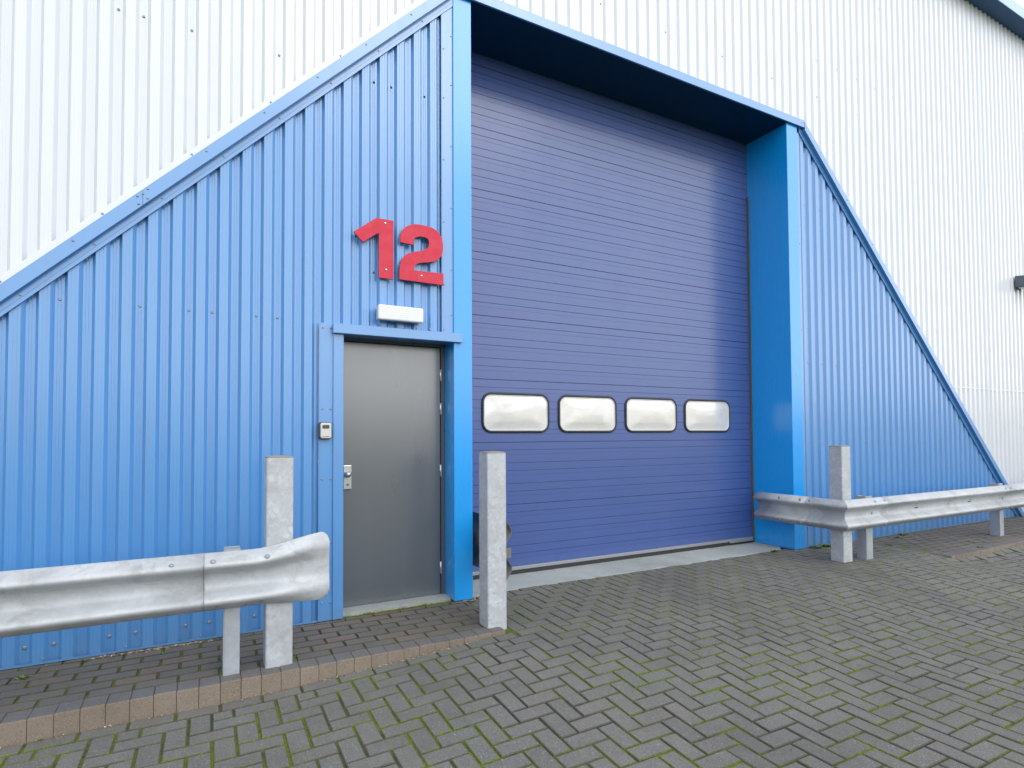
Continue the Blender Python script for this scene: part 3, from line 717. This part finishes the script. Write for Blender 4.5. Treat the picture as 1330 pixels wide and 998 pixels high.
for x in (4.17, 4.34, 6.97, 7.10):
    for z in (.105, -.105): bolt(G2, (x, FY-.069, Z0+z*1.18+rz), (0, -1, .55*(1 if z > 0 else -1)), .011)
for x in (4.21, 7.03): bolt(G2, (x, FY-.008, Z0+.0+rz), (0, -1, 0), .014)
for y in (-.38, -.27, -.02, .2):
    for z in ((.105, -.105) if y < .1 else (0,)): bolt(G2, (CX-(.072 if z else .006), y, Z0+z*1.18+rz), (-1, 0, .55*(1 if z > 0 else -1) if z else 0), .012)
for x, w_ in ((5.05, .035), (5.72, .006), (6.2, .03)):
    mb = MB(); mb.box(x-w_, x+w_, FY-.0075, FY-.0045, Z0+rz-.006, Z0+rz+.006, 0, 0); mb.build('bolt_slot', M_keydark, G2)
channel(4.157, -.678, .650, G2, .112, .10); channel(6.99, -.69, .660, G2, .10, .11); channel(9.9, -.69, .660, G2, .10, .11)
# short barrier inside the left side of the portal, fixed to the lone bollard
G3 = empty('crash_barrier', (.05, -.1, 0)); tag(G3, 'short dark crash barrier running in behind the lone bollard', 'barrier', 'galvanised crash barriers')
mb = MB(); wbeam(mb, [(.066, y, 1, 0, 1.42, .62, -.033) for y in (-.46, -.2, 0, .2, .34)]); mb.build('beam', M_oldshade, G3)
mb = MB(); mb.box(-.044, .0655, -.551, -.543, .42, .495, 0, .001); mb.box(.0575, .0655, -.5425, -.40, .42, .495, 0, .001); mb.build('bracket', M_oldshade, G3)
bolt(G3, (.066+.048, -.25, .457+.165), (1, 0, .5), .012)

# ------------------------------------------------------------------ grit and weeds
gr, tg = MB(), []
def pebble(x, y, z, r):
    b = bmesh.new(); bmesh.ops.create_icosphere(b, subdivisions=1, radius=1)
    sx, sy, sz = r*random.uniform(.6, 1.5), r*random.uniform(.6, 1.2), r*random.uniform(.35, .7); a = random.random()*6.28
    for v in b.verts:
        c = v.co*random.uniform(.85, 1.15); c = Vector((c.x*sx, c.y*sy, c.z*sz)); c.rotate(Matrix.Rotation(a, 3, 'Z')); v.co = c+Vector((x, y, z+sz*.6))
    b.verts.index_update(); n0 = len(gr.v); gr.v.extend(tuple(v.co) for v in b.verts); t_ = random.random()
    for q in b.faces: gr.f.append(tuple(n0+v.index for v in q.verts)); gr.m.append(0); gr.sm.append(False); tg.append(t_)
    b.free()
for k in range(190):
    x = random.triangular(-2.55, -1.75, -2.1); pebble(x, -.026-abs(random.gauss(0, .018)), 0, random.uniform(.003, .009))
for k in range(110): pebble(random.uniform(-2.7, -1.1), -.024-abs(random.gauss(0, .012)), 0, random.uniform(.002, .005))
for k in range(200):
    x = random.triangular(-1.3, -.3, -.6) if k < 120 else random.uniform(-2.7, -.3); y = KY-.006-abs(random.gauss(0, .010)); pebble(x, y, gz(x, y), random.uniform(.002, .006))
for k in range(60): x = random.uniform(-.15, .05); pebble(x, random.uniform(-.05, .0), 0, random.uniform(.002, .008))
for k in range(50): x = random.uniform(3.9, 4.15); pebble(x, random.uniform(-.05, -.02), 0, random.uniform(.002, .007))
for k in range(60): pebble(random.uniform(-1.0, -.16), random.uniform(.02, .055), 0, random.uniform(.002, .007))
for k in range(50): pebble(random.uniform(.05, 3.9), random.uniform(DY-.07, DY-.015), .006, random.uniform(.002, .007))
for k in range(90): x = random.uniform(4.2, 9); pebble(x, -.026-abs(random.gauss(0, .02)), 0, random.uniform(.003, .008))
for k in range(160):
    x, y = random.uniform(-2.7, 8), random.uniform(-3, -.1)
    if x < PX1 and y > -.9: continue
    pebble(x, y, gz(x, y) if not (x > 5.1 and y > -1) else 0, random.uniform(.0015, .004))
o = gr.build('grit', M_stone, recalc=False); settone(o, tg); tag(o, 'loose brown grit gathered along the wall foot and kerb', 'grit', kind='stuff')

def weed(x, y, z, r, n, label, group='small green weeds', upright=.6):
    mb = MB()
    for k in range(n):
        a = random.random()*6.283; l = r*random.uniform(.5, 1); w = l*random.uniform(.10, .2); e = random.uniform(.3, 1.2)*upright
        d = Vector((math.cos(a)*math.cos(e), math.sin(a)*math.cos(e), math.sin(e))); s_ = Vector((-math.sin(a), math.cos(a), random.uniform(-.3, .3)))*w
        b0 = Vector((random.gauss(0, r*.35), random.gauss(0, r*.18), 0)); 
        p = [b0, b0+d*l*.35+s_, b0+d*l*.7+s_*.8+Vector((0, 0, -.02*l)), b0+d*l+Vector((0, 0, -.15*l)), b0+d*l*.7-s_*.8+Vector((0, 0, -.02*l)), b0+d*l*.35-s_]
        mb.face([p[0], p[1], p[5]]); mb.face([p[1], p[2], p[4], p[5]]); mb.face([p[2], p[3], p[4]])
    me_o = mb.build('weed', M_weed); me_o.location = (x, y, z); tag(me_o, label, 'weed', group)
weed(3.70, .055, -.004, .055, 55, 'tuft of weeds at the right end of the concrete sill')
weed(3.60, -.05, -.004, .025, 14, 'tiny weed sprig in the paving just below the sill end')
weed(4.27, -.05, 0, .07, 70, 'low weeds at the wall foot right of the blue jamb')
weed(4.47, -.055, 0, .08, 90, 'thickest weed clump, behind the corner bollard')
weed(6.0, -.06, 0, .06, 40, 'weeds at the wall foot under the right barrier')
weed(5.75, -.12, 0, .05, 30, 'small weed patch on the right footpath behind the barrier')
weed(5.9, -.93, 0, .045, 26, 'weed growing on top of the low right kerb')
weed(-2.50, -.06, 0, .035, 22, 'sparse weed at the foot of the blue wall below the left barrier')
weed(-2.745, -.20, 0, .04, 20, 'small bright weed in the footpath at the left edge')
weed(-2.09, -.15, 0, .022, 14, 'tiny weed sprig in the footpath joints near the grit')
weed(-2.55, KY-.012, -.105, .02, 10, 'tiny weed at the foot of the left kerb')
weed(-.40, .03, 0, .02, 18, 'tiny weed at the threshold of the grey door')
